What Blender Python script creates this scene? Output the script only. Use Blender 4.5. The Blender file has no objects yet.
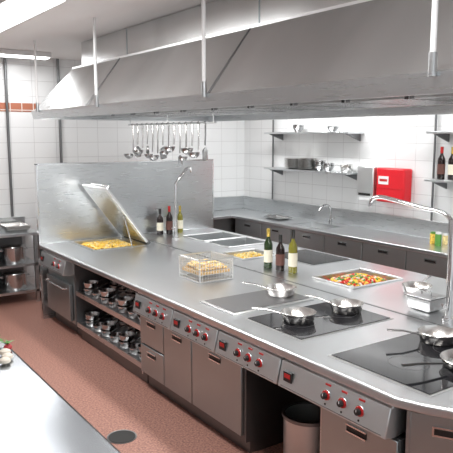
import bpy, bmesh, math, random
from mathutils import Vector, Matrix
random.seed(7)
S = bpy.context.scene
COL = S.collection
pi = math.pi

# ---------------------------------------------------------------- materials
def newmat(name):
    m = bpy.data.materials.new(name); m.use_nodes = True
    nt = m.node_tree; b = nt.nodes['Principled BSDF']
    return m, nt, b

def plain(name, col, rough=0.5, metal=0.0, noise=0.04, nscale=20, trans=0.0, ior=1.45, spec=0.5):
    m, nt, b = newmat(name)
    b.inputs['Roughness'].default_value = rough
    b.inputs['Metallic'].default_value = metal
    b.inputs['Transmission Weight'].default_value = trans
    b.inputs['IOR'].default_value = ior
    b.inputs['Specular IOR Level'].default_value = spec
    tc = nt.nodes.new('ShaderNodeTexCoord'); n = nt.nodes.new('ShaderNodeTexNoise')
    n.inputs['Scale'].default_value = nscale
    nt.links.new(tc.outputs['Object'], n.inputs['Vector'])
    r = nt.nodes.new('ShaderNodeValToRGB')
    a = [max(0, c*(1-noise)) for c in col]; z = [min(1, c*(1+noise)) for c in col]
    r.color_ramp.elements[0].color = (*a, 1); r.color_ramp.elements[1].color = (*z, 1)
    if noise > 0.2: r.color_ramp.elements[0].position = 0.35; r.color_ramp.elements[1].position = 0.65
    nt.links.new(n.outputs['Fac'], r.inputs['Fac'])
    nt.links.new(r.outputs['Color'], b.inputs['Base Color'])
    return m

def steel(name, col=(0.62,0.63,0.64), rough=0.3, stretch=(3,120,120), var=0.08, bump=0.0, cloud=(1,1,1), cvar=0.03):
    m, nt, b = newmat(name)
    b.inputs['Metallic'].default_value = 1.0
    tc = nt.nodes.new('ShaderNodeTexCoord'); mp = nt.nodes.new('ShaderNodeMapping')
    mp.inputs['Scale'].default_value = stretch
    n = nt.nodes.new('ShaderNodeTexNoise'); n.inputs['Scale'].default_value = 1.0; n.inputs['Detail'].default_value = 3
    nt.links.new(tc.outputs['Object'], mp.inputs['Vector']); nt.links.new(mp.outputs['Vector'], n.inputs['Vector'])
    mr = nt.nodes.new('ShaderNodeMapRange')
    mr.inputs['To Min'].default_value = rough - var*.5; mr.inputs['To Max'].default_value = rough + var*.5
    nt.links.new(n.outputs['Fac'], mr.inputs['Value']); nt.links.new(mr.outputs['Result'], b.inputs['Roughness'])
    mp2 = nt.nodes.new('ShaderNodeMapping'); mp2.inputs['Scale'].default_value = cloud
    n2 = nt.nodes.new('ShaderNodeTexNoise'); n2.inputs['Scale'].default_value = 2.0; n2.inputs['Detail'].default_value = 2
    nt.links.new(tc.outputs['Object'], mp2.inputs['Vector']); nt.links.new(mp2.outputs['Vector'], n2.inputs['Vector'])
    r = nt.nodes.new('ShaderNodeValToRGB')
    r.color_ramp.elements[0].color = (*[c*(1-cvar) for c in col], 1); r.color_ramp.elements[1].color = (*[min(1, c*(1+cvar)) for c in col], 1)
    r.color_ramp.elements[0].position = 0.3; r.color_ramp.elements[1].position = 0.7
    nt.links.new(n2.outputs['Fac'], r.inputs['Fac']); nt.links.new(r.outputs['Color'], b.inputs['Base Color'])
    if bump > 0:
        bp = nt.nodes.new('ShaderNodeBump'); bp.inputs['Strength'].default_value = bump; bp.inputs['Distance'].default_value = 0.002
        nt.links.new(n.outputs['Fac'], bp.inputs['Height']); nt.links.new(bp.outputs['Normal'], b.inputs['Normal'])
    return m

def tile(name, c1, c2, mortar, w, h, ms=0.004, rough=0.2):
    m, nt, b = newmat(name)
    g = nt.nodes.new('ShaderNodeNewGeometry'); s = nt.nodes.new('ShaderNodeSeparateXYZ')
    nt.links.new(g.outputs['Position'], s.inputs[0])
    ad = nt.nodes.new('ShaderNodeMath'); ad.operation = 'ADD'
    nt.links.new(s.outputs['X'], ad.inputs[0]); nt.links.new(s.outputs['Y'], ad.inputs[1])
    c = nt.nodes.new('ShaderNodeCombineXYZ')
    nt.links.new(ad.outputs[0], c.inputs['X']); nt.links.new(s.outputs['Z'], c.inputs['Y'])
    br = nt.nodes.new('ShaderNodeTexBrick'); br.offset = 0.0
    br.inputs['Scale'].default_value = 1.0; br.inputs['Brick Width'].default_value = w; br.inputs['Row Height'].default_value = h
    br.inputs['Mortar Size'].default_value = ms; br.inputs['Color1'].default_value = (*c1, 1); br.inputs['Color2'].default_value = (*c2, 1)
    br.inputs['Mortar'].default_value = (*mortar, 1)
    nt.links.new(c.outputs[0], br.inputs['Vector']); nt.links.new(br.outputs['Color'], b.inputs['Base Color'])
    b.inputs['Roughness'].default_value = rough
    bp = nt.nodes.new('ShaderNodeBump'); bp.invert = True; bp.inputs['Strength'].default_value = 0.15; bp.inputs['Distance'].default_value = 0.002
    nt.links.new(br.outputs['Fac'], bp.inputs['Height']); nt.links.new(bp.outputs['Normal'], b.inputs['Normal'])
    return m

def emit(name, col, st):
    m, nt, b = newmat(name)
    b.inputs['Base Color'].default_value = (*col, 1)
    b.inputs['Emission Color'].default_value = (*col, 1); b.inputs['Emission Strength'].default_value = st
    return m

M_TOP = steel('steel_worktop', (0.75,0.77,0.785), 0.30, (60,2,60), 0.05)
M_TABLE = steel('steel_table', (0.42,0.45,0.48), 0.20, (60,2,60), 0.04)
M_ST = steel('steel_brushed', (0.65,0.67,0.68), 0.28, (4,4,120), 0.05)
M_UND = steel('steel_soffit', (0.82,0.83,0.83), 0.36, (4,60,60), 0.05)
M_HOOD = steel('steel_hood', (0.63,0.64,0.64), 0.25, (60,4,60), 0.05, 0.0, (0.3,0.9,0.3), 0.16)  # broad tonal bands painted into the colour stand in for vertical reflections
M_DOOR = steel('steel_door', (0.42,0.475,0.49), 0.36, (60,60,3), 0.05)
M_DOORB = steel('steel_wall_door', (0.62,0.65,0.66), 0.38, (60,60,3), 0.05)  # lighter copy of the door steel, reflected aisle light put into its colour
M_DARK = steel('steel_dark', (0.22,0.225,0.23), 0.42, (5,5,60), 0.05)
M_POL = steel('steel_polished', (0.78,0.78,0.79), 0.13, (20,20,20), 0.03)
M_PAN = steel('steel_pan', (0.78,0.77,0.75), 0.26, (40,40,40), 0.05)
M_UT = steel('steel_utensil', (0.50,0.50,0.50), 0.22, (40,40,40), 0.05)
M_SINK = steel('steel_sink', (0.60,0.62,0.63), 0.32, (40,40,40), 0.05)
M_PANEL = steel('steel_panel', (0.71,0.745,0.755), 0.40, (60,3,60), 0.05)
M_GLASS = plain('black_ceramic_glass', (0.012,0.012,0.014), 0.06)
M_GRID = steel('griddle_steel', (0.36,0.36,0.37), 0.36, (60,4,60), 0.05)
M_BLK = plain('black_plastic', (0.02,0.02,0.02), 0.35)
M_RED = plain('red_plastic', (0.50,0.02,0.02), 0.3)
M_REDBOX = plain('red_enamel', (0.68,0.015,0.025), 0.3)
M_WHITE = plain('white_plastic', (0.8,0.8,0.8), 0.4)
M_TILE = tile('white_wall_tiles', (0.83,0.84,0.84), (0.81,0.82,0.82), (0.60,0.60,0.60), 0.3, 0.2, 0.003)
M_BAND = tile('terracotta_band_tiles', (0.50,0.19,0.11), (0.42,0.15,0.09), (0.7,0.66,0.62), 0.15, 0.11, 0.006, 0.4)
M_CEIL = plain('ceiling_paint', (0.84,0.84,0.83), 0.8, noise=0.01)
M_FLOOR = plain('terracotta_floor', (0.335,0.168,0.13), 0.5, noise=0.36, nscale=70)
M_LAMP = emit('lamp_diffuser', (1,1,1), 4)
M_HLAMP = emit('hood_lamp_glass', (1,0.97,0.92), 2.5)
M_GREENB = plain('green_bottle_glass', (0.03,0.06,0.02), 0.08, trans=0.3)
M_DARKB = plain('dark_bottle_glass', (0.018,0.01,0.01), 0.08, trans=0.1)
M_OIL = plain('olive_oil_glass', (0.28,0.26,0.04), 0.08, trans=0.35)
M_LABW = plain('paper_label_cream', (0.75,0.71,0.58), 0.6)
M_LABD = plain('paper_label_dark', (0.12,0.05,0.04), 0.6)
M_GOLD = plain('yellow_foil', (0.62,0.45,0.10), 0.35, 0.6)
M_YEL = plain('yellow_food', (0.80,0.50,0.08), 0.45, noise=0.35, nscale=60)
M_FRY = plain('golden_fries', (0.62,0.42,0.19), 0.5, noise=0.4, nscale=60)
M_CR = plain('cream_food', (0.75,0.60,0.28), 0.5, noise=0.3, nscale=50)
M_VR = plain('red_pepper', (0.62,0.03,0.02), 0.3)
M_VO = plain('orange_pepper', (0.80,0.22,0.03), 0.3)
M_VY = plain('yellow_pepper', (0.85,0.58,0.06), 0.3)
M_VG = plain('green_herb', (0.10,0.28,0.05), 0.4)
M_GAR = plain('mushroom_white', (0.74,0.68,0.58), 0.5)
M_RAD = plain('radish_red', (0.50,0.06,0.07), 0.35)

# ---------------------------------------------------------------- builder
class MB:
    def __init__(s): s.bm = bmesh.new(); s.m = []
    def mi(s, mat):
        if mat not in s.m: s.m.append(mat)
        return s.m.index(mat)
    def face(s, vs, mat):
        try: f = s.bm.faces.new(vs); f.material_index = s.mi(mat); return f
        except ValueError: return None
    def poly(s, pts, mat): return s.face([s.bm.verts.new(p) for p in pts], mat)
    def hexa(s, lo, hi, mat):
        a = [s.bm.verts.new(p) for p in lo]; b = [s.bm.verts.new(p) for p in hi]; n = len(a)
        s.face(a[::-1], mat); s.face(b, mat)
        for i in range(n): s.face([a[i], a[(i+1)%n], b[(i+1)%n], b[i]], mat)
    def box(s, x0, y0, z0, x1, y1, z1, mat):
        s.hexa([(x0,y0,z0),(x1,y0,z0),(x1,y1,z0),(x0,y1,z0)], [(x0,y0,z1),(x1,y0,z1),(x1,y1,z1),(x0,y1,z1)], mat)
    def prism_y(s, prof, y0, y1, mat):   # prof in (x,z)
        s.hexa([(x,y0,z) for x,z in prof], [(x,y1,z) for x,z in prof], mat)
    def loops(s, rings, mat, closed_ends=True):
        R = [[s.bm.verts.new(p) for p in r] for r in rings]; n = len(R[0])
        for a, b in zip(R, R[1:]):
            for i in range(n): s.face([a[i], a[(i+1)%n], b[(i+1)%n], b[i]], mat)
        if closed_ends: s.face(R[0][::-1], mat); s.face(R[-1], mat)
    def lathe(s, prof, mat, c=(0,0,0), seg=28):
        cx, cy, cz = c; prev = None
        for r, z in prof:
            if r < 1e-6: cur = [s.bm.verts.new((cx, cy, cz+z))]
            else: cur = [s.bm.verts.new((cx+r*math.cos(2*pi*i/seg), cy+r*math.sin(2*pi*i/seg), cz+z)) for i in range(seg)]
            if prev:
                for i in range(seg):
                    j = (i+1) % seg
                    if len(prev) == 1 and len(cur) == 1: break
                    if len(prev) == 1: s.face([prev[0], cur[j], cur[i]], mat)
                    elif len(cur) == 1: s.face([prev[i], prev[j], cur[0]], mat)
                    else: s.face([prev[i], prev[j], cur[j], cur[i]], mat)
            prev = cur
    def tube(s, pts, r, mat, seg=10, flat=1.0):
        pts = [Vector(p) for p in pts]; rings = []; n = len(pts)
        t0 = (pts[1]-pts[0]).normalized(); up = Vector((0,0,1)) if abs(t0.z) < 0.9 else Vector((1,0,0))
        a = t0.cross(up).normalized()
        rr = r if isinstance(r, (list, tuple)) else [r]*n
        for i, p in enumerate(pts):
            t = (pts[min(i+1,n-1)] - pts[max(i-1,0)]).normalized()
            a = (a - t*a.dot(t)).normalized(); b = t.cross(a)
            rings.append([p + a*math.cos(2*pi*k/seg)*rr[i] + b*math.sin(2*pi*k/seg)*rr[i]*flat for k in range(seg)])
        s.loops(rings, mat)
    def cyl(s, p0, p1, r0, mat, r1=None, seg=20):
        s.tube([p0, p1], [r0, r0 if r1 is None else r1], mat, seg)
    def basin(s, x0, y0, x1, y1, zt, zb, mat, rim=0.03, sl=0.02, th=0.005):
        def R(d, z): return [(x0+d,y0+d,z),(x1-d,y0+d,z),(x1-d,y1-d,z),(x0+d,y1-d,z)]
        s.loops([R(-rim, zt), R(-rim, zt+th), R(0, zt+th), R(0.001, zt-0.01), R(sl, zb+0.02), R(sl+0.02, zb)], mat, False)
        s.poly(R(sl+0.02, zb), mat)
    def obj(s, name, parent=None, at=None, bevel=0, extra=None):
        bm = s.bm
        bmesh.ops.remove_doubles(bm, verts=bm.verts, dist=1e-6)
        bmesh.ops.recalc_face_normals(bm, faces=bm.faces)
        for f in bm.faces: f.smooth = True
        for e in bm.edges:
            if len(e.link_faces) == 2:
                if e.calc_face_angle(0) > math.radians(38): e.smooth = False
        if at is None:
            xs = [v.co for v in bm.verts]
            lo = [min(v[i] for v in xs) for i in range(3)]; hi = [max(v[i] for v in xs) for i in range(3)]
            at = ((lo[0]+hi[0])/2, (lo[1]+hi[1])/2, lo[2])
        at = Vector(at)
        bmesh.ops.translate(bm, verts=bm.verts, vec=-at)
        me = bpy.data.meshes.new(name); bm.to_mesh(me); bm.free()
        for m in s.m: me.materials.append(m)
        o = bpy.data.objects.new(name, me); COL.objects.link(o)
        W[o.name] = at
        if parent: o.parent = parent; o.location = at - W[parent.name]
        else: o.location = at
        if bevel:
            md = o.modifiers.new('bevel', 'BEVEL'); md.width = bevel; md.segments = 2; md.limit_method = 'ANGLE'; md.angle_limit = math.radians(40)
        return o
W = {}
def tag(o, label, cat, group=None, kind=None):
    o['label'] = label; o['category'] = cat
    if group: o['group'] = group
    if kind: o['kind'] = kind
    return o
def thing(name, label, cat, loc=(0,0,0), group=None):
    e = bpy.data.objects.new(name, None); COL.objects.link(e); e.empty_display_size = 0.1
    e.location = loc; W[e.name] = Vector(loc); return tag(e, label, cat, group)
def place(e, loc, rot=0, tilt=None):
    e.location = loc; e.rotation_euler = (tilt[0], tilt[1], rot) if tilt else (0, 0, rot); return e
def copy_thing(src, loc, rot=0, label=None, tilt=None):
    src_children = {}
    def walk(o):
        src_children[o.name] = list(o.children)
        for ch in o.children: walk(ch)
    walk(src)
    def rec(o, par):
        c = o.copy(); COL.objects.link(c)
        if par: c.parent = par
        for ch in src_children[o.name]: rec(ch, c)
        return c
    c = rec(src, None); place(c, loc, rot, tilt)
    if label: c['label'] = label
    return c
def struct(mb, name):
    o = mb.obj(name); o['kind'] = 'structure'; return o

# ---------------------------------------------------------------- room shell
WX, WY, CZ = 6.15, 8.4, 3.1
b = MB(); b.box(-2.6, -3.0, -0.1, WX+0.1, WY+0.1, 0, M_FLOOR); struct(b, 'floor')
b = MB(); b.box(-2.6, -3.0, CZ, WX+0.1, WY+0.1, CZ+0.1, M_CEIL); struct(b, 'ceiling')
b = MB(); b.box(-2.6, WY, 0, WX+0.1, WY+0.1, CZ, M_TILE); struct(b, 'wall_far')
b = MB(); b.box(WX, -3.0, 0, WX+0.1, WY, CZ, M_TILE); struct(b, 'wall_right')
b = MB(); b.box(-2.6, -3.0, 0, -2.5, WY, CZ, M_TILE); struct(b, 'wall_left')
b = MB(); b.box(-2.5, WY-0.006, 2.40, WX, WY, 2.51, M_BAND); struct(b, 'trim_1')
for i, x in enumerate((2.36, 3.05)):
    b = MB(); b.tube([(x, WY-0.03, 1.04), (x, WY-0.03, CZ)], 0.018, M_DARK)
    o = b.obj('wall_pipe'); tag(o, 'dark vertical pipe running up the white tiled wall', 'pipe', 'wall pipes')
for x, y in ((WX-0.03,4.66),(WX-0.03,7.62)):
    b = MB(); b.tube([(x, y, 1.112), (x, y, CZ)], 0.013, M_DARK)
    o = b.obj('wall_pipe'); tag(o, 'dark vertical pipe beside the wall shelf', 'pipe', 'wall pipes')

# floor drain
e = thing('floor_drain', 'round dark metal drain cover set in red floor', 'drain', (1.77,3.86,0))
b = MB(); b.lathe([(0,0.001),(0.105,0.001),(0.105,0.004),(0.098,0.004),(0.095,0.002),(0,0.002)], M_DARK, (1.77,3.86,0)); b.obj('drain_rim', e)
b = MB(); b.lathe([(0,0.0021),(0.094,0.0021),(0.094,0.005),(0,0.005)], M_BLK, (1.77,3.86,0)); b.obj('grate', e)

# ---------------------------------------------------------------- island
FX, BX, Y1, ZT = 2.25, 4.56, 6.985, 0.88
holes = [(2.62,6.28,3.22,6.9), (3.9,5.60,4.42,6.00), (3.9,6.10,4.42,6.50), (3.66,3.5,4.2,3.95), (3.62,4.95,4.02,5.3)]
def slab(name, x0, y0, x1, y1, holes, z, th, mat, extra_polys=(), bevel=0.012):
    m = MB(); xs = sorted({x0, x1} | {h[0] for h in holes} | {h[2] for h in holes}); ys = sorted({y0, y1} | {h[1] for h in holes} | {h[3] for h in holes})
    for i in range(len(xs)-1):
        for j in range(len(ys)-1):
            cx, cy = (xs[i]+xs[i+1])/2, (ys[j]+ys[j+1])/2
            if any(h[0]<cx<h[2] and h[1]<cy<h[3] for h in holes): continue
            m.poly([(xs[i],ys[j],z),(xs[i+1],ys[j],z),(xs[i+1],ys[j+1],z),(xs[i],ys[j+1],z)], mat)
    for p in extra_polys(xs) if extra_polys else (): m.poly([(a, c, z) for a, c in p], mat)
    bmesh.ops.remove_doubles(m.bm, verts=m.bm.verts, dist=1e-5)
    bmesh.ops.recalc_face_normals(m.bm, faces=m.bm.faces)
    for f in m.bm.faces:
        if f.normal.z < 0: f.normal_flip()
    r = bmesh.ops.extrude_face_region(m.bm, geom=list(m.bm.faces))
    vs = [g for g in r['geom'] if isinstance(g, bmesh.types.BMVert)]
    bmesh.ops.translate(m.bm, verts=vs, vec=(0,0,-th))
    return m.obj(name, bevel=bevel)
def near_end(xs):
    return [[(2.30,1.74),(2.40,1.56),(2.82,0.9),(BX,0.9),(BX,1.87)] + [(x,1.87) for x in xs[::-1][1:]]]
wt = slab('island_worktop', FX, 1.87, BX, Y1, holes, ZT, 0.05, M_TOP, near_end)
tag(wt, 'long brushed stainless steel worktop covering the cooking island', 'worktop')
b = MB(); b.box(3.382,0.92,ZT+0.0003,3.393,6.97,ZT+0.0016,M_DARK); b.box(3.393,0.92,ZT+0.0003,3.41,6.97,ZT+0.004,M_ST); b.obj('joint_strip', wt)
e = thing('rear_cabinet', 'stainless steel cabinet carrying the rear half of the island', 'cabinet', (4.0,4.0,0))
b = MB()
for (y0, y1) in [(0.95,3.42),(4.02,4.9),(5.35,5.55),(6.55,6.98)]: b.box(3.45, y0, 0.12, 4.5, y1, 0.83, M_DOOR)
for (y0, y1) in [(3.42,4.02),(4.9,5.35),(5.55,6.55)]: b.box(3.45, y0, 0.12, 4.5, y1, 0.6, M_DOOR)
b.obj('body', e)
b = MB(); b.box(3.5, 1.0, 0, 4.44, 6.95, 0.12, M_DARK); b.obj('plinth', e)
e = thing('splash_panel', 'upright stainless steel panel closing the end of the island', 'panel', (3.4,7.03,0))
b = MB(); b.box(2.27, 7.0, 0.0, 4.6, 7.03, 1.77, M_ST); b.obj('sheet', e, bevel=0.004)
b = MB(); b.box(2.255, 6.992, 0.0, 2.27, 7.05, 1.78, M_POL); b.box(2.255, 6.992, 1.77, 4.6, 7.05, 1.785, M_POL); b.box(4.6,6.992,0,4.615,7.05,1.785,M_POL); b.obj('edge_trim', e)

# --- front units
def knob(parent, y, z, x):
    m = MB()
    m.cyl((x, y, z), (x-0.005, y, z), 0.030, M_POL)
    m.cyl((x-0.005, y, z), (x-0.012, y, z), 0.027, M_RED, 0.025)
    m.cyl((x-0.012, y, z), (x-0.030, y, z), 0.018, M_BLK, 0.016)
    m.box(x-0.032, y-0.002, z+0.002, x-0.0295, y+0.002, z+0.014, M_WHITE)
    return m.obj('knob', parent)
PX0 = 2.228
def control_panel(e, y0, y1, ys, ztop=0.828, zbot=0.65):
    m = MB(); m.prism_y([(2.45,zbot+0.02),(2.30,zbot),(PX0,zbot+0.012),(2.262,ztop-0.014),(2.28,ztop-0.014),(2.28,ztop),(2.45,ztop)], y0+0.004, y1-0.004, M_PANEL)
    p = m.obj('control_panel', e, bevel=0.006)
    def fx(z): return PX0 + (z-(zbot+0.012))/(ztop-0.014-zbot-0.012)*(2.262-PX0)
    for y in ys:
        zz = 0.737; knob(p, y, zz, fx(zz))
        k = MB(); k.box(fx(.79)-0.003, y-0.020, 0.786, fx(.79)+0.012, y+0.020, 0.796, M_RED); k.obj('scale_mark', p)
        k = MB(); k.cyl((fx(.695)+.002, y, 0.690), (fx(.695)-0.003, y, 0.690), 0.006, M_BLK, seg=10); k.obj('pilot_lamp', p)
    m = MB(); m.box(fx(.70)-0.003, y1-0.12, 0.708, 2.27, y1-0.05, 0.765, M_BLK); m.box(fx(.70)-0.005, y1-0.11, 0.73, 2.25, y1-0.06, 0.755, M_RED); m.obj('indicator', p)
    m = MB(); m.box(fx(.675)-0.002, y0+.03, 0.672, 2.25, y1-.03, 0.676, M_DARK); m.obj('scale_strip', p)
    return p
def door(e, y0, y1, z0, z1, x=2.32, name='door'):
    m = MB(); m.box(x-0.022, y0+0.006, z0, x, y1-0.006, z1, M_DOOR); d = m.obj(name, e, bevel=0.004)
    m = MB(); hy = (y0+y1)/2; w = min(0.07, (y1-y0)*0.25)
    m.box(x-0.032, hy-w, z1-0.078, x-0.0215, hy+w, z1-0.070, M_POL)
    m.box(x-0.032, hy-w, z1-0.04, x-0.0215, hy+w, z1-0.032, M_POL)
    m.box(x-0.0245, hy-w, z1-0.07, x-0.0215, hy+w, z1-0.04, M_BLK)
    m.obj('handle', d); return d
def cabinet(name, label, cat, y0, y1, parts, group=None, ztop=0.645):
    e = thing(name, label, cat, (2.7,(y0+y1)/2,0), group)
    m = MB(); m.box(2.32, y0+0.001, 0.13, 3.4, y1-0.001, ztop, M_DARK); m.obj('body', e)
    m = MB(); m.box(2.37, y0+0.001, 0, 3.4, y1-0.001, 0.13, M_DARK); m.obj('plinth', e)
    for p in parts: door(e, y0, y1, p[0], p[1], name=p[2])
    return e
cabinet('drawer_cabinet', 'grey steel cabinet with two deep drawers', 'cabinet', 4.2, 4.6, [(0.395,0.64,'drawer'),(0.14,0.38,'drawer')])
cabinet('base_cabinet', 'narrow grey steel cabinet with one door', 'cabinet', 3.78, 4.2, [(0.14,0.64,'door')], 'island door cabinets')
cabinet('base_cabinet', 'wide grey steel cabinet with one door', 'cabinet', 3.16, 3.78, [(0.14,0.64,'door')], 'island door cabinets')
cabinet('base_cabinet', 'grey steel cabinet under the knob panel', 'cabinet', 1.88, 2.42, [(0.14,0.64,'door')], 'island door cabinets')
def bay(name, label, y0, y1, shelves):
    e = thing(name, label, 'shelf cabinet', (2.7,(y0+y1)/2,0))
    zt = 0.826 if shelves else 0.645
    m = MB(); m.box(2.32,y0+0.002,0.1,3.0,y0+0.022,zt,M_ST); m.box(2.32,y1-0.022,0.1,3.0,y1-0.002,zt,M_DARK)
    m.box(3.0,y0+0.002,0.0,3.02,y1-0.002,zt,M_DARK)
    m.obj('body', e)
    for z in shelves:
        m = MB(); m.box(2.33,y0+0.022,z-0.02,3.0,y1-0.022,z,M_ST); m.box(2.325,y0+0.022,z-0.035,2.335,y1-0.022,z+0.012,M_ST); m.obj('shelf', e)
    if shelves:
        m = MB(); m.box(2.37,y0+0.022,0,2.39,y1-0.022,min(shelves)-0.035,M_DARK); m.obj('plinth', e)
    return e
bay('open_bay', 'open bay under the island holding a waste bin', 2.42, 3.16, [])
bay('open_shelf_cabinet', 'open steel cabinet with shelves of small pans', 4.6, 6.12, [0.17, 0.50])
BXC, BYC = 2.52, 2.76
e = thing('waste_bin', 'round stainless waste bin standing in the open bay', 'bin', (BXC,BYC,0))
b = MB(); b.lathe([(0,0),(0.145,0),(0.15,0.02),(0.155,0.40),(0.148,0.40),(0.14,0.02),(0,0.015)], M_DOORB, (BXC,BYC,0)); b.obj('bucket', e)
b = MB(); b.lathe([(0.156,0.38),(0.164,0.385),(0.164,0.405),(0.146,0.405),(0.146,0.395)], M_DARK, (BXC,BYC,0)); b.obj('rim', e)

# angled end cabinet
e = thing('corner_cabinet', 'angled stainless cabinet closing the island corner', 'cabinet', (2.9,1.4,0))
b = MB(); q = [(2.34,1.87),(2.88,0.98),(3.4,0.98),(3.4,1.87)]
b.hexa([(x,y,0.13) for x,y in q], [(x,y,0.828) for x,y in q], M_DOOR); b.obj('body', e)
b = MB(); q = [(2.42,1.85),(2.94,1.0),(3.4,1.0),(3.4,1.85)]; b.hexa([(x,y,0) for x,y in q], [(x,y,0.13) for x,y in q], M_DARK); b.obj('plinth', e)
dv = Vector((0.54,-0.89,0)).normalized(); nv = Vector((dv.y, -dv.x, 0))
p0 = Vector((2.34,1.87,0)) + nv*0.001
def obox(m, s0, s1, z0, z1, d0, d1, mat):
    lo = []; hi = []
    for s, d in ((s0,d0),(s1,d0),(s1,d1),(s0,d1)):
        v = p0 + dv*s + nv*d; lo.append((v.x,v.y,z0)); hi.append((v.x,v.y,z1))
    m.hexa(lo, hi, mat)
b = MB(); obox(b, 0.02, 0.5, 0.15, 0.8, 0.0, 0.02, M_DOOR); d = b.obj('door', e, bevel=0.004)
b = MB(); obox(b, 0.12, 0.26, 0.70, 0.75, 0.021, 0.026, M_POL); obox(b, 0.13,0.25,0.71,0.74,0.026,0.028,M_BLK); b.obj('handle', d)

# cooking appliances
e = thing('fryer_unit', 'steel deep fryer control unit with red knobs', 'appliance', (2.6,4.28,0.66)); control_panel(e, 3.98, 4.6, [4.10,4.21,4.32])
e = thing('griddle', 'flat steel griddle plate set in island worktop', 'griddle', (2.8,3.65,0.66)); control_panel(e, 3.38, 3.975, [3.5,3.61,3.72])
b = MB(); b.box(2.41,3.41,ZT+0.0005,3.15,3.84,ZT+0.012,M_UND); b.obj('frame', e, bevel=0.003)
b = MB(); b.box(2.435,3.435,ZT+0.0125,3.125,3.815,ZT+0.016,M_GRID); b.obj('griddle_plate', e)
def induction(lab, x0, y0, y1, cy0, cy1, ks):
    e = thing('induction_cooker', lab, 'cooktop', (2.8,(y0+y1)/2,0.66), 'induction cookers')
    control_panel(e, cy0, cy1, ks)
    m = MB(); m.box(x0,y0,ZT+0.0005,3.25,y1,ZT+0.004,M_UND); m.obj('frame', e)
    m = MB(); m.box(x0+.015,y0+0.015,ZT+0.0042,3.235,y1-0.015,ZT+0.008,M_GLASS); g = m.obj('cooktop', e)
    for cx in (2.66, 3.04):
        m = MB(); m.lathe([(0.109,0),(0.111,0),(0.111,0.0006),(0.109,0.0006),(0.109,0)], M_DARK, (cx,(y0+y1)/2,ZT+0.0081), 40); m.obj('ring_mark', g)
    return e
induction('black glass induction cooktop holding two steel pans', 2.43, 2.74, 3.31, 2.72, 3.375, [2.90,3.01,3.12])
induction('black glass induction cooktop with a dark-handled pan', 2.39, 1.78, 2.47, 1.9, 2.715, [2.08,2.20,2.32])
b = MB()
e = thing('rear_cooktop', 'black glass cooktop set in the rear worktop', 'cooktop', (4.25,4.68,ZT))
b.box(3.98,4.33,ZT+0.0005,4.5,5.02,ZT+0.005,M_ST); b.obj('frame', e)
b = MB(); b.box(4.0,4.35,ZT+0.0052,4.48,5.0,ZT+0.009,M_GLASS); b.obj('cooktop', e)

# bratt pan
e = thing('tilting_frying_pan', 'large square braising pan with raised steel lid', 'braising pan', (2.9,6.55,0))
b = MB(); b.box(2.34,6.13,0.13,3.4,6.97,0.6,M_DOOR); b.box(2.34,6.13,0.6,2.55,6.97,0.826,M_DOOR); b.obj('body', e)
b = MB(); b.box(2.40,6.13,0,3.4,6.97,0.13,M_DARK); b.obj('plinth', e)
b = MB(); b.basin(2.62,6.28,3.22,6.9,ZT,0.68,M_ST,rim=0.04); b.obj('pan_basin', e)
control_panel(e, 6.2, 6.95, [6.35,6.5])
b = MB(); b.box(2.30,6.22,0.16,2.335,6.92,0.55,M_DOOR); d = b.obj('door', e, bevel=0.004)
b = MB(); b.tube([(2.30,6.3,0.50),(2.26,6.3,0.50),(2.26,6.84,0.50),(2.30,6.84,0.50)],0.01,M_POL); b.obj('handle', d)
ang = math.radians(53); L = 0.78
hx, hz = 3.22, ZT+0.025
def lp(s, t): return (hx - s*math.cos(ang) + t*math.sin(ang), hz + s*math.sin(ang) + t*math.cos(ang))
b = MB(); prof = [lp(0,0), lp(L,0), lp(L,0.03), lp(0,0.03)]
b.prism_y(prof, 6.24, 6.92, M_UND); lid = b.obj('lid', e, bevel=0.006)
b = MB()
pr = [lp(0.04,-0.004), lp(L-0.04,-0.004), lp(L-0.04,-0.001), lp(0.04,-0.001)]
b.prism_y(pr, 6.29, 6.87, M_ST); b.obj('lid_lining', lid)
b = MB()
h0 = lp(L-0.04,0.03); h1 = lp(L-0.04,0.08)
b.tube([(h0[0],6.35,h0[1]),(h1[0],6.35,h1[1]),(h1[0],6.81,h1[1]),(h0[0],6.81,h0[1])], 0.01, M_POL); b.obj('handle', lid)
b = MB(); b.cyl((hx+0.03,6.24,hz),(hx+0.03,6.92,hz),0.02,M_DARK); b.obj('hinge', e)
a0 = lp(0.42, -0.01)
b = MB(); b.cyl((3.05,6.262,ZT+0.006),(a0[0],6.262,a0[1]),0.009,M_UT,seg=10); b.obj('support_arm', e)
def food(name, label, x0, y0, x1, y1, z, mats, n, sz, long=1.0, hump=0.03):
    m = MB()
    cx, cy = (x0+x1)/2, (y0+y1)/2
    m.box(x0, y0, z-0.03, x1, y1, z, mats[0])
    for i in range(n):
        x = random.uniform(x0+sz, x1-sz); y = random.uniform(y0+sz, y1-sz)
        h = hump*(1-max(abs(x-cx)/(x1-x0)*2, abs(y-cy)/(y1-y0)*2)**2)
        a = random.uniform(0,pi); l = sz*long*random.uniform(.7,1.2)
        t = random.uniform(-0.35,0.35)
        d = Vector((math.cos(a), math.sin(a), t)).normalized()*l
        p = Vector((x,y,z+h*random.uniform(0.2,1)))
        mid = p + Vector((0,0,sz*0.25))
        m.tube([p-d*0.5, mid, p+d*0.5], [sz*0.3, sz*0.4, sz*0.3], random.choice(mats), 6, 0.7)
    o = m.obj(name); tag(o, label, 'food', kind='stuff'); return o
food('sauteed_noodles', 'yellow sauteed food filling the braising pan', 2.665,6.325,3.175,6.855,0.855,[M_YEL,M_YEL,M_CR],420,0.03,1.6,0.035)

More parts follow.
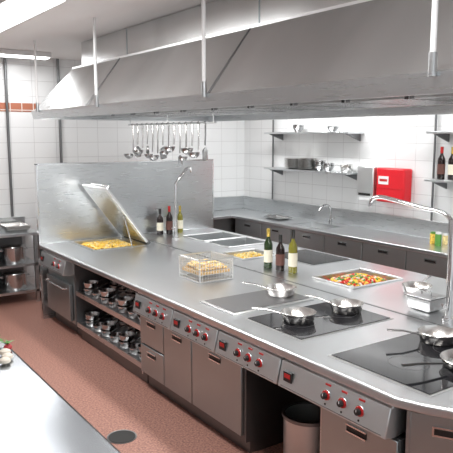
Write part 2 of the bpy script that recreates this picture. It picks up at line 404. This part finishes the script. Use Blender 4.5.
# sinks
e = thing('island_sink', 'double steel sink set in the island worktop', 'sink', (4.16,6.1,0.65))
for (a, c) in ((5.60,6.00),(6.10,6.50)):
    b = MB(); b.basin(3.9,a,4.42,c,ZT,0.68,M_SINK,rim=0.002,th=0.01); b.obj('basin', e)
    b = MB()
    for q0,q1 in (((3.87,a-.03),(4.45,a-.03)),((4.45,a-.03),(4.45,c+.03)),((4.45,c+.03),(3.87,c+.03)),((3.87,c+.03),(3.87,a-.03))):
        b.tube([(q0[0],q0[1],ZT+.007),(q1[0],q1[1],ZT+.007)],0.007,M_UND,8)
    b.obj('rim', e)
    b = MB(); b.lathe([(0,0.001),(0.04,0.001),(0.04,0.005),(0,0.003)], M_BLK, (4.16,(a+c)/2,0.68)); b.obj('drain', e)
def tray_rim(e, x0, y0, x1, y1):
    b = MB(); P = [(x0,y0),(x1,y0),(x1,y1),(x0,y1)]
    for i in range(4):
        p, q = P[i], P[(i+1)%4]; b.tube([(p[0],p[1],ZT+.011),(q[0],q[1],ZT+.011)],0.007,M_UND,8)
    b.obj('rim', e)
e = thing('food_container', 'steel gastronorm container filled with chopped peppers', 'container', (3.93,3.72,0.78), 'inset food containers')
b = MB(); b.basin(3.66,3.5,4.2,3.95,ZT,0.77,M_ST,rim=0.025); b.obj('tray', e); tray_rim(e,3.64,3.48,4.22,3.97)
food('chopped_peppers', 'chopped red, yellow and green peppers in container', 3.70,3.54,4.16,3.91,0.852,[M_VR,M_VO,M_VR,M_VY,M_VY,M_VG,M_VG,M_GAR],520,0.036,1.2,0.05)
e = thing('food_container', 'small steel container with creamy yellow food', 'container', (3.82,5.12,0.78), 'inset food containers')
b = MB(); b.basin(3.62,4.95,4.02,5.3,ZT,0.77,M_ST,rim=0.025); b.obj('tray', e); tray_rim(e,3.60,4.93,4.04,5.32)
food('creamy_potatoes', 'creamy yellow potatoes in small container', 3.66,4.99,3.98,5.26,0.855,[M_CR,M_YEL,M_CR],160,0.035,1.0,0.04)

# fry basket
bx0,by0,bx1,by1 = 2.72,4.33,3.05,4.66
e = thing('fry_basket', 'square wire basket of golden fries on worktop', 'basket', (2.89,4.49,ZT))
b = MB()
zb, zt = ZT+0.004, ZT+0.19
for k in range(13):
    f = k/12; x = bx0+(bx1-bx0)*f; y = by0+(by1-by0)*f
    b.tube([(x,by0,zt),(x,by0,zb),(x,by1,zb),(x,by1,zt)],0.0025,M_UND,5)
    b.tube([(bx0,y,zt),(bx0,y,zb),(bx1,y,zb),(bx1,y,zt)],0.0025,M_UND,5)
for k in range(1,6):
    z = zb+(zt-zb)*k/6; b.tube([(bx0,by0,z),(bx1,by0,z),(bx1,by1,z),(bx0,by1,z),(bx0,by0,z)],0.0025,M_UND,5)
b.obj('wire_mesh', e)
b = MB()
for zz in (zt, zb+.004):
    for (p,q) in [((bx0,by0),(bx1,by0)),((bx1,by0),(bx1,by1)),((bx1,by1),(bx0,by1)),((bx0,by1),(bx0,by0))]:
        b.tube([(p[0],p[1],zz),(q[0],q[1],zz)],0.007,M_UND,8)
for (x,y) in ((bx0,by0),(bx1,by0),(bx1,by1),(bx0,by1)): b.tube([(x,y,zb+.004),(x,y,zt)],0.006,M_UND,8)
b.obj('rim', e)
food('fries', 'golden fried potatoes heaped inside the wire basket', bx0+0.015,by0+0.015,bx1-0.015,by1-0.015,ZT+0.09,[M_FRY,M_FRY,M_CR],330,0.03,1.6,0.06)

# pans
def pan(name, label, cat, r, h, hl, rise=0.05, group=None, hm=None, mat=M_PAN):
    e = thing(name, label, cat, (0,0,0), group)
    m = MB(); m.lathe([(0,0),(r*.82,0),(r*.88,0.006),(r*.99,h),(r*1.02,h+0.002),(r*1.0,h+0.004),(r*.86,0.010),(r*.8,0.005),(0,0.005)], mat)
    m.obj('bowl', e, (0,0,0))
    m = MB(); m.tube([(r*.96,0,h*.75),(r*1.15,0,h*.85),(r+hl*.5,0,h+rise*.6),(r+hl,0,h+rise)], [0.012,0.010,0.011,0.013], hm or mat, 10, 0.5)
    m.obj('handle', e, (r*.96,0,h*.75)); return e
ZC = ZT+0.0085
p1 = pan('saute_pan','shallow polished steel pan on induction cooktop','pan',0.115,0.06,0.19,0.015,'steel pans on island',M_UT)
place(p1,(2.68,3.05,ZC+0.001),math.radians(138))
copy_thing(p1,(3.10,3.03,ZC+0.001),math.radians(115),'shallow steel pan standing at rear of induction cooktop')
copy_thing(p1,(3.0,3.62,ZT+0.018),math.radians(128),'shallow steel pan standing on the griddle edge')
copy_thing(p1,(3.08,2.26,ZC+0.001),math.radians(148),'shallow steel pan on second cooktop beside tap')
copy_thing(p1,(3.96,3.12,ZT+0.001),math.radians(20),'shallow steel pan beside the chopped peppers container')
p2 = pan('frying_pan','frying pan with long black handle on cooktop','pan',0.15,0.045,0.26,0.01,'steel pans on island',M_BLK)
place(p2,(2.87,1.90,ZC+0.001),math.radians(163))
e = thing('steel_container', 'small rectangular lidded steel container on worktop', 'container', (3.6,2.75,ZT))
b = MB(); b.basin(3.52,2.66,3.70,2.86,ZT+0.1,ZT+0.002,M_UT,rim=0.012,sl=0.01,th=0.003)
b.obj('tray', e)
b = MB(); b.box(3.51,2.65,ZT+0.104,3.71,2.87,ZT+0.110,M_ST); lid = b.obj('lid', e, bevel=0.003)
b = MB(); b.tube([(3.61,2.72,ZT+0.11),(3.61,2.72,ZT+0.135),(3.61,2.80,ZT+0.135),(3.61,2.80,ZT+0.11)],0.005,M_UT,8); b.obj('handle', lid)

# taps
def arc(p, q, c, n=8):
    p, q, c = Vector(p), Vector(q), Vector(c)
    return [(p*(1-t)**2 + c*2*t*(1-t) + q*t*t) for t in [i/n for i in range(n+1)]]
e = thing('swivel_tap', 'tall polished steel tap with long horizontal spout', 'tap', (3.49,2.49,ZT), 'island taps')
b = MB(); b.cyl((3.49,2.49,ZT+.0005),(3.49,2.49,ZT+0.03),0.04,M_POL); b.cyl((3.49,2.49,ZT+0.03),(3.49,2.49,ZT+0.62),0.022,M_POL); b.cyl((3.49,2.49,ZT+0.6),(3.49,2.49,ZT+0.68),0.028,M_POL); b.obj('column', e)
b = MB(); b.tube([(3.49,2.49,ZT+0.66)] + arc((3.49,2.52,ZT+0.69),(3.49,2.7,ZT+0.73),(3.49,2.56,ZT+0.73)) + arc((3.49,3.05,ZT+0.775),(3.49,3.2,ZT+0.70),(3.49,3.21,ZT+0.79)), 0.016, M_POL, 12); b.obj('spout', e)
b = MB(); b.tube([(3.49,2.49,ZT+0.1),(3.42,2.47,ZT+0.12),(3.38,2.46,ZT+0.14)],0.009,M_POL); b.obj('lever', e)
e = thing('swivel_tap', 'tall steel tap with angled spout beside bottles', 'tap', (3.66,6.35,ZT), 'island taps')
b = MB(); b.cyl((3.66,6.35,ZT+.0005),(3.66,6.35,ZT+0.03),0.04,M_POL); b.cyl((3.66,6.35,ZT+0.03),(3.66,6.35,ZT+0.66),0.021,M_POL); b.obj('column', e)
b = MB(); b.tube([(3.66,6.35,ZT+0.58),(3.665,6.35,ZT+0.66),(3.80,6.32,ZT+0.84),(3.84,6.31,ZT+0.85),(3.85,6.31,ZT+0.79)],0.016,M_POL); b.obj('spout', e)
b = MB(); b.tube([(3.66,6.35,ZT+0.12),(3.60,6.33,ZT+0.15)],0.009,M_POL); b.obj('lever', e)

# bottles
def bottle(label, loc, glass, lab, cap, h=0.32, r=0.037, group='bottles on the island'):
    e = thing('bottle', label, 'bottle', (0,0,0), group); k = h/0.32
    m = MB(); m.lathe([(0,0),(r*.9,0),(r,0.006),(r,0.185*k),(r*.9,0.205*k),(r*.42,0.24*k),(r*.36,0.26*k),(r*.36,0.295*k),(0,0.295*k)], glass); m.obj('glass_body', e, (0,0,0))
    m = MB(); m.lathe([(r+.0006,0.05*k),(r+.0012,0.05*k),(r+.0012,0.15*k),(r+.0006,0.15*k)], lab); m.obj('paper_label', e, (0,0,0.05*k))
    m = MB(); m.lathe([(r*.40,0.255*k),(r*.42,0.256*k),(r*.42,0.32*k),(0,0.32*k)], cap); m.obj('cap', e, (0,0,0.25*k))
    place(e, loc); return e
bottle('green glass bottle with cream label on island',(3.58,4.51,ZT+0.001),M_GREENB,M_LABW,M_GOLD,0.37,0.04)
bottle('dark wine bottle with dark label on island',(3.60,4.36,ZT+0.001),M_DARKB,M_LABD,M_BLK,0.33,0.04)
bottle('yellow-green olive oil bottle with cream label',(3.63,4.22,ZT+0.001),M_OIL,M_LABW,M_BLK,0.39,0.04)
bottle('dark bottle with cream label against the steel panel',(3.72,6.84,ZT+0.001),M_DARKB,M_LABW,M_BLK,0.32,0.04)
bottle('dark wine bottle with red cap beside tap',(3.83,6.8,ZT+0.001),M_DARKB,M_LABD,M_RED,0.35,0.04)
bottle('olive oil bottle behind the tap',(4.0,6.83,ZT+0.001),M_OIL,M_LABW,M_GOLD,0.34)

# small pans on open shelves
sp = pan('saucepan','small dull steel saucepan stored on open shelf','pan',0.075,0.055,0.12,0.02,'saucepans in the open cabinet',mat=M_UT)
first = True
for zs in (0.17, 0.50):
    for row, x in enumerate((2.43, 2.70)):
        for i in range(7):
            y = 4.74 + i*0.2 + random.uniform(-.01,.01); ns = 2 if (row == 1 or i % 2 == 0) else 1
            a = math.radians(random.choice((0, 12, -12)))
            for s in range(ns):
                loc = (x, y, zs+0.001+s*0.062)
                if first: place(sp, loc, a); first = False
                else: copy_thing(sp, loc, a + s*0.06)

# ---------------------------------------------------------------- hood
HZ0, HZ1, HZ2 = 2.275, 2.365, 2.82
hy0, hy1 = 0.3, 7.15
e = thing('extractor_hood', 'huge brushed steel extractor hood over the island', 'extractor hood', (3.45,4.0,HZ0))
def rc(x0,y0,x1,y1,z): return [(x0,y0,z),(x1,y0,z),(x1,y1,z),(x0,y1,z)]
b = MB(); b.loops([rc(2.3,hy0,4.65,hy1,HZ1), rc(2.65,hy0+.35,4.3,6.8,HZ2), rc(2.65,hy0+.35,4.3,6.8,HZ2+0.005)], M_HOOD, False); b.obj('canopy', e)
b = MB(); b.loops([rc(2.33,hy0+.03,4.62,hy1-.03,HZ1-0.02), rc(2.33,hy0+.03,4.62,hy1-.03,HZ0), rc(2.3,hy0,4.65,hy1,HZ0), rc(2.285,hy0-.015,4.665,hy1+.015,HZ1-0.015), rc(2.285,hy0-.015,4.665,hy1+.015,HZ1), rc(2.3,hy0,4.65,hy1,HZ1+0.004)], M_ST, False); b.obj('rim', e)
b = MB(); b.loops([rc(2.66,hy0+.36,4.29,6.79,HZ2), rc(2.72,hy0+.4,4.24,6.72,HZ2+0.01), rc(2.72,hy0+.4,4.24,6.72,3.095)], M_HOOD, False); b.obj('plenum', e)
b = MB(); b.poly(rc(2.33,hy0+.03,4.62,hy1-.03,HZ1-0.02), M_ST); b.obj('soffit', e)
b = MB(); b.box(2.642,hy0+.34,HZ2-0.006,2.66,6.81,HZ2+0.012,M_UND); b.obj('ridge_strip', e)
for y in (1.4, 3.55, 5.6):
    b = MB(); b.hexa([(2.298,y-.003,HZ1+.002),(2.298,y+.003,HZ1+.002),(2.648,y+.003,HZ2),(2.648,y-.003,HZ2)],[(2.294,y-.003,HZ1+.005),(2.294,y+.003,HZ1+.005),(2.644,y+.003,HZ2+.003),(2.644,y-.003,HZ2+.003)],M_DARK); b.obj('seam', e)
    b = MB(); b.box(2.715,y-.003,HZ2+.01,2.7195,y+.003,3.09,M_DOOR); b.obj('seam', e)
for y in (1.3,2.7,4.1,5.5):
    x = 2.75
    b = MB(); b.box(x-0.1,y,HZ1-0.045,x+0.1,y+0.9,HZ1-0.022,M_UND); l = b.obj('lamp', e)
    b = MB(); b.box(x-0.085,y+.015,HZ1-0.048,x+0.085,y+0.885,HZ1-0.0455,M_HLAMP); b.obj('diffuser', l)
for i in range(11):
    y = 1.0+i*0.53
    b = MB()
    for k in range(10): b.box(3.1+k*0.08,y,HZ1-0.05,3.14+k*0.08,y+0.48,HZ1-0.025,M_UT)
    b.box(3.08,y-.01,HZ1-0.052,3.9,y,HZ1-0.022,M_UT); b.box(3.08,y+.48,HZ1-0.052,3.9,y+.49,HZ1-0.022,M_UT)
    b.obj('baffle_filter', e)
for y in (1.76, 3.55, 5.3, 6.9):
    e = thing('suspension_rod', 'thin white rod holding the hood from the ceiling', 'rod', (2.27,y,HZ1), 'hood suspension rods')
    b = MB(); b.cyl((2.27,y,HZ1+.0),(2.27,y,3.1),0.013,M_WHITE); b.obj('rod', e)
    b = MB(); b.cyl((2.27,y,HZ1-.02),(2.27,y,HZ1+.08),0.018,M_ST); b.obj('clamp', e)
# utensil rail
e = thing('utensil_rail', 'steel rail hung below the hood for ladles', 'rail', (3.4,5.9,2.2))
b = MB(); b.tube([(3.4,5.1,2.22),(3.4,7.0,2.22)],0.008,M_ST); b.obj('bar', e)
for y in (5.15,6.05,6.95):
    b = MB(); b.tube([(3.4,y,2.22),(3.4,y,2.315)],0.006,M_ST); b.obj('hanger', e)
def ladle(label, kind, loc, L, r, rot):
    e = thing(kind, label, 'utensil', (0,0,0), 'utensils hanging under the hood')
    m = MB()
    m.tube([(0,0.02,-0.012),(0,0.016,0.008),(0,0.004,0.014),(0,-0.005,0.0),(0,0,-0.03),(0,0,-L*.5),(0,0.006,-L+0.02)],[0.004,0.004,0.004,0.006,0.009,0.009,0.008],M_UT,8); m.obj('handle', e, (0,0,0))
    m = MB(); n = 7
    if kind == 'ladle':
        pr = [(r*math.sin(t*pi/2/n), -r*math.cos(t*pi/2/n)) for t in range(n+1)] + [(r*.95*math.sin(t*pi/2/n), -r*.95*math.cos(t*pi/2/n)) for t in range(n,-1,-1)]
        m.lathe(pr, M_UT, (0,r,-L+0.0), 24)
    elif kind == 'skimmer':
        m.tube([(0,0.0,-L-r),(0,0.006,-L-r)],[r,r],M_UT,28)
    else:
        m.tube([(0,0.003,-L),(0,0.005,-L-0.03),(0,0.005,-L-0.12),(0,0.003,-L-0.13)],[0.008,r*.8,r*.8,r*.5],M_UT,12,0.15)
    m.obj('bowl' if kind=='ladle' else 'blade', e)
    place(e, loc, rot); return e
kinds = ['ladle','spatula','ladle','skimmer','ladle','ladle','spatula','ladle','ladle','skimmer','ladle','ladle','ladle','spatula']
ys = [6.88-i*0.122 for i in range(14)]
labs = {'ladle':'polished steel ladle hanging from the rail','spatula':'flat steel spatula hanging from the rail','skimmer':'round steel skimmer hanging from the rail'}
for i,(y,k) in enumerate(zip(ys,kinds)):
    ladle(labs[k], k, (3.4, y, 2.219), [0.34,0.25,0.29,0.24,0.33][i%5], [0.060,0.05,0.064][i%3], pi/2 + random.uniform(-.3,.3))

# ---------------------------------------------------------------- wall counter
def wall_top():
    m = MB(); z = 0.9
    h = (5.58,5.92,5.92,6.5)
    xs = [5.45,h[0],h[2],WX]; ysl = [0.5,h[1],h[3],7.75,WY]
    for i in range(3):
        for j in range(4):
            if i==1 and j==1: continue
            m.poly([(xs[i],ysl[j],z),(xs[i+1],ysl[j],z),(xs[i+1],ysl[j+1],z),(xs[i],ysl[j+1],z)], M_TOP)
    m.poly([(4.4,7.75,z),(5.45,7.75,z),(5.45,WY,z),(4.4,WY,z)], M_TOP)
    bmesh.ops.remove_doubles(m.bm, verts=m.bm.verts, dist=1e-5)
    for f in m.bm.faces:
        f.normal_update()
        if f.normal.z < 0: f.normal_flip()
    r = bmesh.ops.extrude_face_region(m.bm, geom=list(m.bm.faces))
    bmesh.ops.translate(m.bm, verts=[g for g in r['geom'] if isinstance(g, bmesh.types.BMVert)], vec=(0,0,-0.045))
    return m
e = thing('wall_worktop', 'L-shaped steel worktop with upstand along tiled walls', 'worktop', (5.8,5,0.855))
wall_top().obj('top_surface', e, bevel=0.006)
b = MB(); b.box(WX-0.03,0.5,0.901,WX-0.001,WY-0.03,1.11,M_ST); b.box(4.4,WY-0.03,0.901,WX-0.001,WY-0.001,1.11,M_ST); b.obj('upstand', e, bevel=0.004)
e = thing('wall_sink', 'small inset steel sink in the wall worktop', 'sink', (5.75,6.2,0.75))
b = MB(); b.basin(5.58,5.92,5.92,6.5,0.9,0.76,M_SINK,rim=0.02,th=0.003); b.obj('basin', e)
e = thing('sink_tap', 'curved chrome tap standing behind the wall sink', 'tap', (5.98,6.2,0.9))
b = MB(); b.cyl((5.99,6.2,0.9),(5.99,6.2,0.96),0.022,M_UT); b.obj('base', e)
b = MB(); b.tube([(5.99,6.2,0.95),(5.99,6.2,1.08)]+arc((5.97,6.2,1.14),(5.78,6.2,1.10),(5.88,6.2,1.22)),0.012,M_UT); b.obj('spout', e)
b = MB(); b.tube([(5.99,6.2,0.96),(5.99,6.12,0.99)],0.006,M_UT); b.obj('lever', e)
y = 0.6
while y < 7.2:
    e = thing('wall_cabinet', 'grey steel base cabinet under the wall worktop', 'cabinet', (5.8,y,0), 'cabinets under the wall worktop')
    zt2 = 0.72 if (y+0.65 > 5.9 and y < 6.52) else 0.853
    b = MB(); b.box(5.52,y+.002,0.13,6.1,y+.648,zt2,M_DARK)
    if zt2 < .8: b.box(5.52,y+.002,zt2,5.54,y+.648,0.853,M_DARK)
    b.obj('body', e)
    b = MB(); b.box(5.56,y+.002,0,6.1,y+.648,0.13,M_BLK); b.obj('plinth', e)
    b = MB(); b.box(5.50,y+.008,0.15,5.519,y+.642,0.84,M_DOORB); d = b.obj('door', e, bevel=0.003)
    b = MB(); b.box(5.492,y+.25,0.76,5.499,y+.40,0.80,M_POL); b.box(5.489,y+.26,0.77,5.492,y+.39,0.79,M_BLK); b.obj('handle', d)
    y += 0.65
e = thing('corner_wall_cabinet', 'steel base cabinet beneath the corner worktop', 'cabinet', (5.3,8.1,0))
b = MB(); b.box(4.45,7.82,0.13,6.1,8.36,0.853,M_DARK); b.obj('body', e)
b = MB(); b.box(4.45,7.87,0,6.1,8.36,0.13,M_BLK); b.obj('plinth', e)
b = MB(); b.box(4.47,7.80,0.15,5.1,7.819,0.84,M_DOORB); b.obj('door', e, bevel=0.003)

# wall shelves
def shelf(label, y0, y1, z):
    e = thing('wall_shelf', label, 'shelf', (6.0,(y0+y1)/2,z), 'wall shelves')
    b = MB(); b.box(5.85,y0,z-0.025,WX-0.001,y1,z,M_ST); b.obj('board', e, bevel=0.003)
    for y in (y0+0.06, y1-0.09):
        b = MB(); b.hexa([(5.88,y,z-0.0255),(WX-.001,y,z-0.0255),(WX-.001,y,z-0.12)],[(5.88,y+.02,z-0.0255),(WX-.001,y+.02,z-0.0255),(WX-.001,y+.02,z-0.12)],M_DARK); b.obj('bracket', e)
shelf('steel wall shelf holding plates and cups',5.78,7.5,1.62)
shelf('upper steel wall shelf with a few steel dishes',5.78,7.5,2.14)
shelf('steel wall shelf carrying wine bottles',3.0,4.58,1.61)
shelf('upper steel wall shelf above the bottles',3.0,4.58,2.14)
pl = thing('plate', 'round grey plate in a stack on the shelf', 'plate', (0,0,0), 'plates on the wall shelf')
b = MB(); b.lathe([(0,0),(0.07,0),(0.14,0.018),(0.14,0.021),(0.07,0.005),(0,0.004)], M_PAN); b.obj('dish', pl, (0,0,0))
first = True
for (y, n) in ((6.98,10),(6.68,11)):
    for k in range(n):
        loc = (5.99, y, 1.621+k*0.014)
        if first: place(pl, loc); first = False
        else: copy_thing(pl, loc)
cup = thing('bowl', 'steel bowl standing on the wall shelf', 'bowl', (0,0,0), 'steel bowls on wall shelves')
b = MB(); b.lathe([(0,0),(0.04,0),(0.075,0.05),(0.08,0.075),(0.077,0.075),(0.07,0.05),(0.036,0.004),(0,0.004)], M_UT); b.obj('vessel', cup, (0,0,0))
place(cup,(5.99,6.43,1.621))
for loc in [(5.99,6.43,1.65),(5.99,6.43,1.68),(5.97,6.24,1.621),(5.97,6.24,1.65),(6.0,6.9,2.141),(6.0,6.9,2.17),(6.0,6.2,2.141)]:
    copy_thing(cup, loc)
pot = pan('saucepan','steel saucepan standing at the end of shelf','pan',0.085,0.09,0.10,0.0,'saucepans on the wall shelf')
place(pot,(6.02,5.95,1.621),math.radians(170))
g = 'bottles on the wall shelf'
bottle('dark wine bottle with red cap on shelf',(6.0,4.47,1.611),M_DARKB,M_LABD,M_RED,0.36,0.042,g)
bottle('dark wine bottle with cream label on shelf',(6.0,4.33,1.611),M_DARKB,M_LABW,M_GOLD,0.36,0.042,g)
bottle('olive green bottle on shelf',(6.0,4.18,1.611),M_GREENB,M_LABW,M_BLK,0.36,0.042,g)

# red box + dispenser
e = thing('fire_blanket_box', 'red metal box with white label on tiled wall', 'safety box', (6.1,5.2,1.28))
b = MB(); b.box(6.0,4.98,1.28,WX-.001,5.42,1.70,M_REDBOX); b.obj('case', e, bevel=0.02)
b = MB(); b.box(5.996,5.0,1.45,5.9995,5.40,1.455,M_RED); b.obj('lid_seam', e)
b = MB(); b.box(5.996,5.22,1.50,5.9995,5.38,1.60,M_WHITE); b.box(5.995,5.24,1.535,5.9965,5.36,1.565,M_RED); b.obj('sticker', e)
e = thing('towel_dispenser', 'pale grey paper towel dispenser on tiled wall', 'dispenser', (6.1,5.6,1.28))
b = MB(); b.box(5.99,5.46,1.32,WX-.001,5.74,1.71,M_UND); b.obj('case', e, bevel=0.015)
b = MB(); b.box(5.986,5.50,1.34,5.9895,5.70,1.37,M_BLK); b.obj('slot', e)
b = MB(); b.box(6.00,5.50,1.28,6.04,5.70,1.319,M_WHITE); b.obj('paper', e)

# counter items
e = thing('serving_tray', 'shallow steel tray lying on the wall worktop', 'tray', (5.78,7.05,0.901))
b = MB(); b.basin(5.66,6.88,5.9,7.25,0.925,0.902,M_UT,rim=0.01,sl=0.02,th=0.003); b.obj('dish', e)
b = MB(); b.tube([(5.78,7.26,0.926),(5.78,7.31,0.935),(5.82,7.31,0.935),(5.82,7.26,0.926)],0.004,M_UT,6); b.obj('handle', e)
def jar(label, loc, body, cap, r=0.03, h=0.1):
    e = thing('spice_jar', label, 'jar', (0,0,0), 'jars on the wall worktop')
    m = MB(); m.lathe([(0,0),(r,0),(r,h*.8),(r*.8,h*.88),(r*.8,h*.9),(0,h*.9)], body); m.obj('jar_body', e, (0,0,0))
    m = MB(); m.lathe([(r*.85,h*.86),(r*.87,h*.86),(r*.87,h),(0,h)], cap); m.obj('cap', e, (0,0,h*.86)); place(e, loc)
jar('yellow spice jar with green cap',(5.85,4.42,0.901),M_YEL,M_VG,0.035,0.13)
jar('green spice jar with white cap',(5.78,4.3,0.901),M_VG,M_WHITE,0.035,0.15)
jar('cream spice jar with white cap',(5.9,4.3,0.901),M_CR,M_WHITE,0.03,0.12)

# ---------------------------------------------------------------- far left counter
e = thing('storage_counter', 'steel counter with open shelves of cookware', 'counter', (1.1,8.1,0))
b = MB(); b.box(-0.5,7.78,0.86,2.52,8.39,0.9,M_TOP); b.obj('worktop', e, bevel=0.006)
b = MB(); b.box(-0.5,8.37,0.901,2.52,8.395,1.03,M_ST); b.obj('upstand', e)
for z in (0.16,0.5):
    b = MB(); b.box(-0.48,7.82,z-0.03,2.5,8.36,z,M_ST); b.obj('shelf', e)
for x in (-0.48,1.0,2.46):
    for y in (7.82,8.32):
        b = MB(); b.box(x,y,0,x+.04,y+.04,0.86,M_ST); b.obj('leg', e)
b = MB(); b.box(-0.44,8.345,0.16,2.46,8.36,0.86,M_DARK); b.obj('back', e)
def stockpot(label, loc, r, h):
    e = thing('stockpot', label, 'pot', (0,0,0), 'stockpots on the storage counter')
    m = MB(); m.lathe([(0,0),(r*.98,0),(r,0.01),(r,h),(r*1.03,h+.003),(r*.98,h+.004),(r*.98,0.01),(0,0.008)], M_UT); m.obj('vessel', e, (0,0,0))
    m = MB(); m.lathe([(r*1.03,h+.005),(r*1.0,h+.012),(r*.3,h+.025),(0,h+.027)], M_UT); m.obj('lid', e, (0,0,h))
    m = MB()
    for s in (1,-1): m.tube([(s*r,-.03,h*.8),(s*(r+.03),-.03,h*.82),(s*(r+.03),.03,h*.82),(s*r,.03,h*.8)],0.005,M_POL,8)
    m.obj('handle', e, (0,0,h*.8))
    place(e, loc)
for (x,z,r,h) in [(2.25,0.501,0.14,0.2),(1.9,0.501,0.14,0.22),(1.55,0.501,0.13,0.18),(2.25,0.161,0.15,0.2),(1.88,0.161,0.14,0.16),(1.5,0.161,0.15,0.2)]:
    stockpot('round steel stockpot stored on open shelf', (x,8.02,z), r, h)
tr = thing('baking_tray', 'shallow steel tray stacked on the storage counter', 'tray', (0,0,0), 'trays on the storage counter')
b = MB(); b.basin(-0.14,-0.2,0.14,0.2,0.04,0.001,M_PAN,rim=0.012,sl=0.01,th=0.003); b.obj('dish', tr, (0,0,0))
place(tr,(2.3,8.1,0.901))
for x,z in ((2.3,0.915),(2.3,0.929),(1.93,0.901),(1.93,0.915),(1.93,0.929),(1.93,0.943)): copy_thing(tr,(x,8.1,z))

# ---------------------------------------------------------------- near prep table
e = thing('prep_table', 'stainless steel preparation table with rounded edge', 'table', (0.4,2.4,0))
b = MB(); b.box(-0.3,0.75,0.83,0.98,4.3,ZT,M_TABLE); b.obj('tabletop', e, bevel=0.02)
for x in (-0.22,0.84):
    for y in (0.82,2.5,4.16):
        b = MB(); b.cyl((x,y,0),(x,y,0.83),0.022,M_ST); b.obj('leg', e)
b = MB(); b.box(-0.25,0.8,0.2,0.87,4.2,0.23,M_ST); b.obj('undershelf', e, bevel=0.004)
mu = thing('mushroom', 'small white mushroom lying on the prep table', 'mushroom', (0,0,0), 'mushrooms on the prep table')
b = MB(); b.lathe([(0.010,0.010),(0.026,0.008),(0.031,0.014),(0.028,0.026),(0.016,0.034),(0,0.036)], M_GAR); b.obj('cap', mu, (0,0,0.010))
b = MB(); b.lathe([(0,0),(0.010,0),(0.009,0.010),(0.010,0.014)], M_GAR); b.obj('stem', mu, (0,0,0))
place(mu,(0.90,3.42,ZT+.001))
for loc in [(0.91,3.50,ZT+.001),(0.84,3.46,ZT+.001),(0.87,3.36,ZT+.001)]: copy_thing(mu, loc, random.uniform(0,6))
tm = thing('radish', 'small round red radish beside the mushrooms', 'radish', (0,0,0))
b = MB(); b.lathe([(0,0),(0.012,0.002),(0.022,0.012),(0.024,0.021),(0.018,0.033),(0.007,0.038),(0,0.036)], M_RAD); b.obj('root', tm, (0,0,0))
b = MB()
for k in range(4):
    a = k*2*pi/4; b.tube([(0,0,0.034),(0.010*math.cos(a),0.010*math.sin(a),0.049),(0.040*math.cos(a),0.040*math.sin(a),0.054)],[0.003,0.009,0.001],M_VG,5,0.4)
b.obj('leaf', tm, (0,0,0.03)); place(tm,(0.945,3.57,ZT+.001))
b = MB()
for k in range(110):
    a = random.uniform(0,2*pi); r = random.uniform(0.02,0.085); x0,y0 = 0.885,3.70
    p = Vector((x0+r*.3*math.cos(a)*.7,y0+r*.3*math.sin(a),ZT+.005)); q = Vector((x0+r*.9*math.cos(a),y0+r*math.sin(a)*.9,ZT+random.uniform(.01,.05)))
    b.tube([p,(p+q)/2+Vector((0,0,.02)),q],[0.002,0.011,0.001],M_VG,5,0.3)
o = b.obj('herb_bunch'); tag(o,'loose bunch of green herbs on the prep table','herbs',kind='stuff')

# ---------------------------------------------------------------- ceiling lights
def fixture(label, x0, y0, x1, y1):
    e = thing('ceiling_light', label, 'ceiling light', ((x0+x1)/2,(y0+y1)/2,CZ), 'ceiling lights')
    b = MB(); b.box(x0,y0,CZ-0.06,x1,y1,CZ-0.001,M_WHITE); b.obj('housing', e, bevel=0.004)
    b = MB(); b.box(x0+.02,y0+.02,CZ-0.075,x1-.02,y1-.02,CZ-0.061,M_LAMP); b.obj('diffuser', e)
fixture('long white fluorescent ceiling light over the aisle',1.35,4.4,1.7,6.4)
fixture('long white fluorescent ceiling light over the aisle',1.35,1.0,1.7,3.0)
fixture('short white fluorescent ceiling light near tiled wall',1.9,7.75,2.75,7.95)
fixture('long white fluorescent ceiling light over wall counter',4.95,2.0,5.2,4.0)
fixture('long white fluorescent ceiling light over wall counter',4.95,5.2,5.2,7.2)
def area(name, loc, sx, sy, power, rot=(0,0,0), col=(1,1,1)):
    l = bpy.data.lights.new(name,'AREA'); l.shape='RECTANGLE'; l.size=sx; l.size_y=sy; l.energy=power; l.color=col
    o = bpy.data.objects.new(name,l); COL.objects.link(o); o.location=loc; o.rotation_euler=rot; return o
area('aisle_lamp_light',(1.52,5.4,CZ-0.09),0.3,2.0,50)
area('aisle_lamp_light',(1.52,2.0,CZ-0.09),0.3,2.0,40)
area('aisle_lamp_light',(5.07,3.0,CZ-0.09),0.25,2.0,48)
area('aisle_lamp_light',(5.07,6.2,CZ-0.09),0.25,2.0,50)
area('far_lamp_light',(2.3,7.85,CZ-0.09),0.8,0.2,12)
for y in (1.75,3.15,4.55,5.95): area('hood_lamp_light',(2.75,y,HZ1-0.055),0.17,0.85,17,col=(1,0.97,0.93))

w = bpy.data.worlds.new('world'); S.world = w; w.use_nodes = True
bg = w.node_tree.nodes['Background']; bg.inputs['Color'].default_value = (0.93,0.97,1,1); bg.inputs['Strength'].default_value = 0.95
try: S.view_settings.view_transform = 'Standard'
except Exception: pass

cam = bpy.data.cameras.new('camera'); co = bpy.data.objects.new('camera', cam); COL.objects.link(co)
co.location = (0,0,2.1); co.rotation_euler = (math.radians(90-8.24),0,math.radians(-34.6))
cam.sensor_width = 36; cam.lens = 632/453*36
S.camera = co
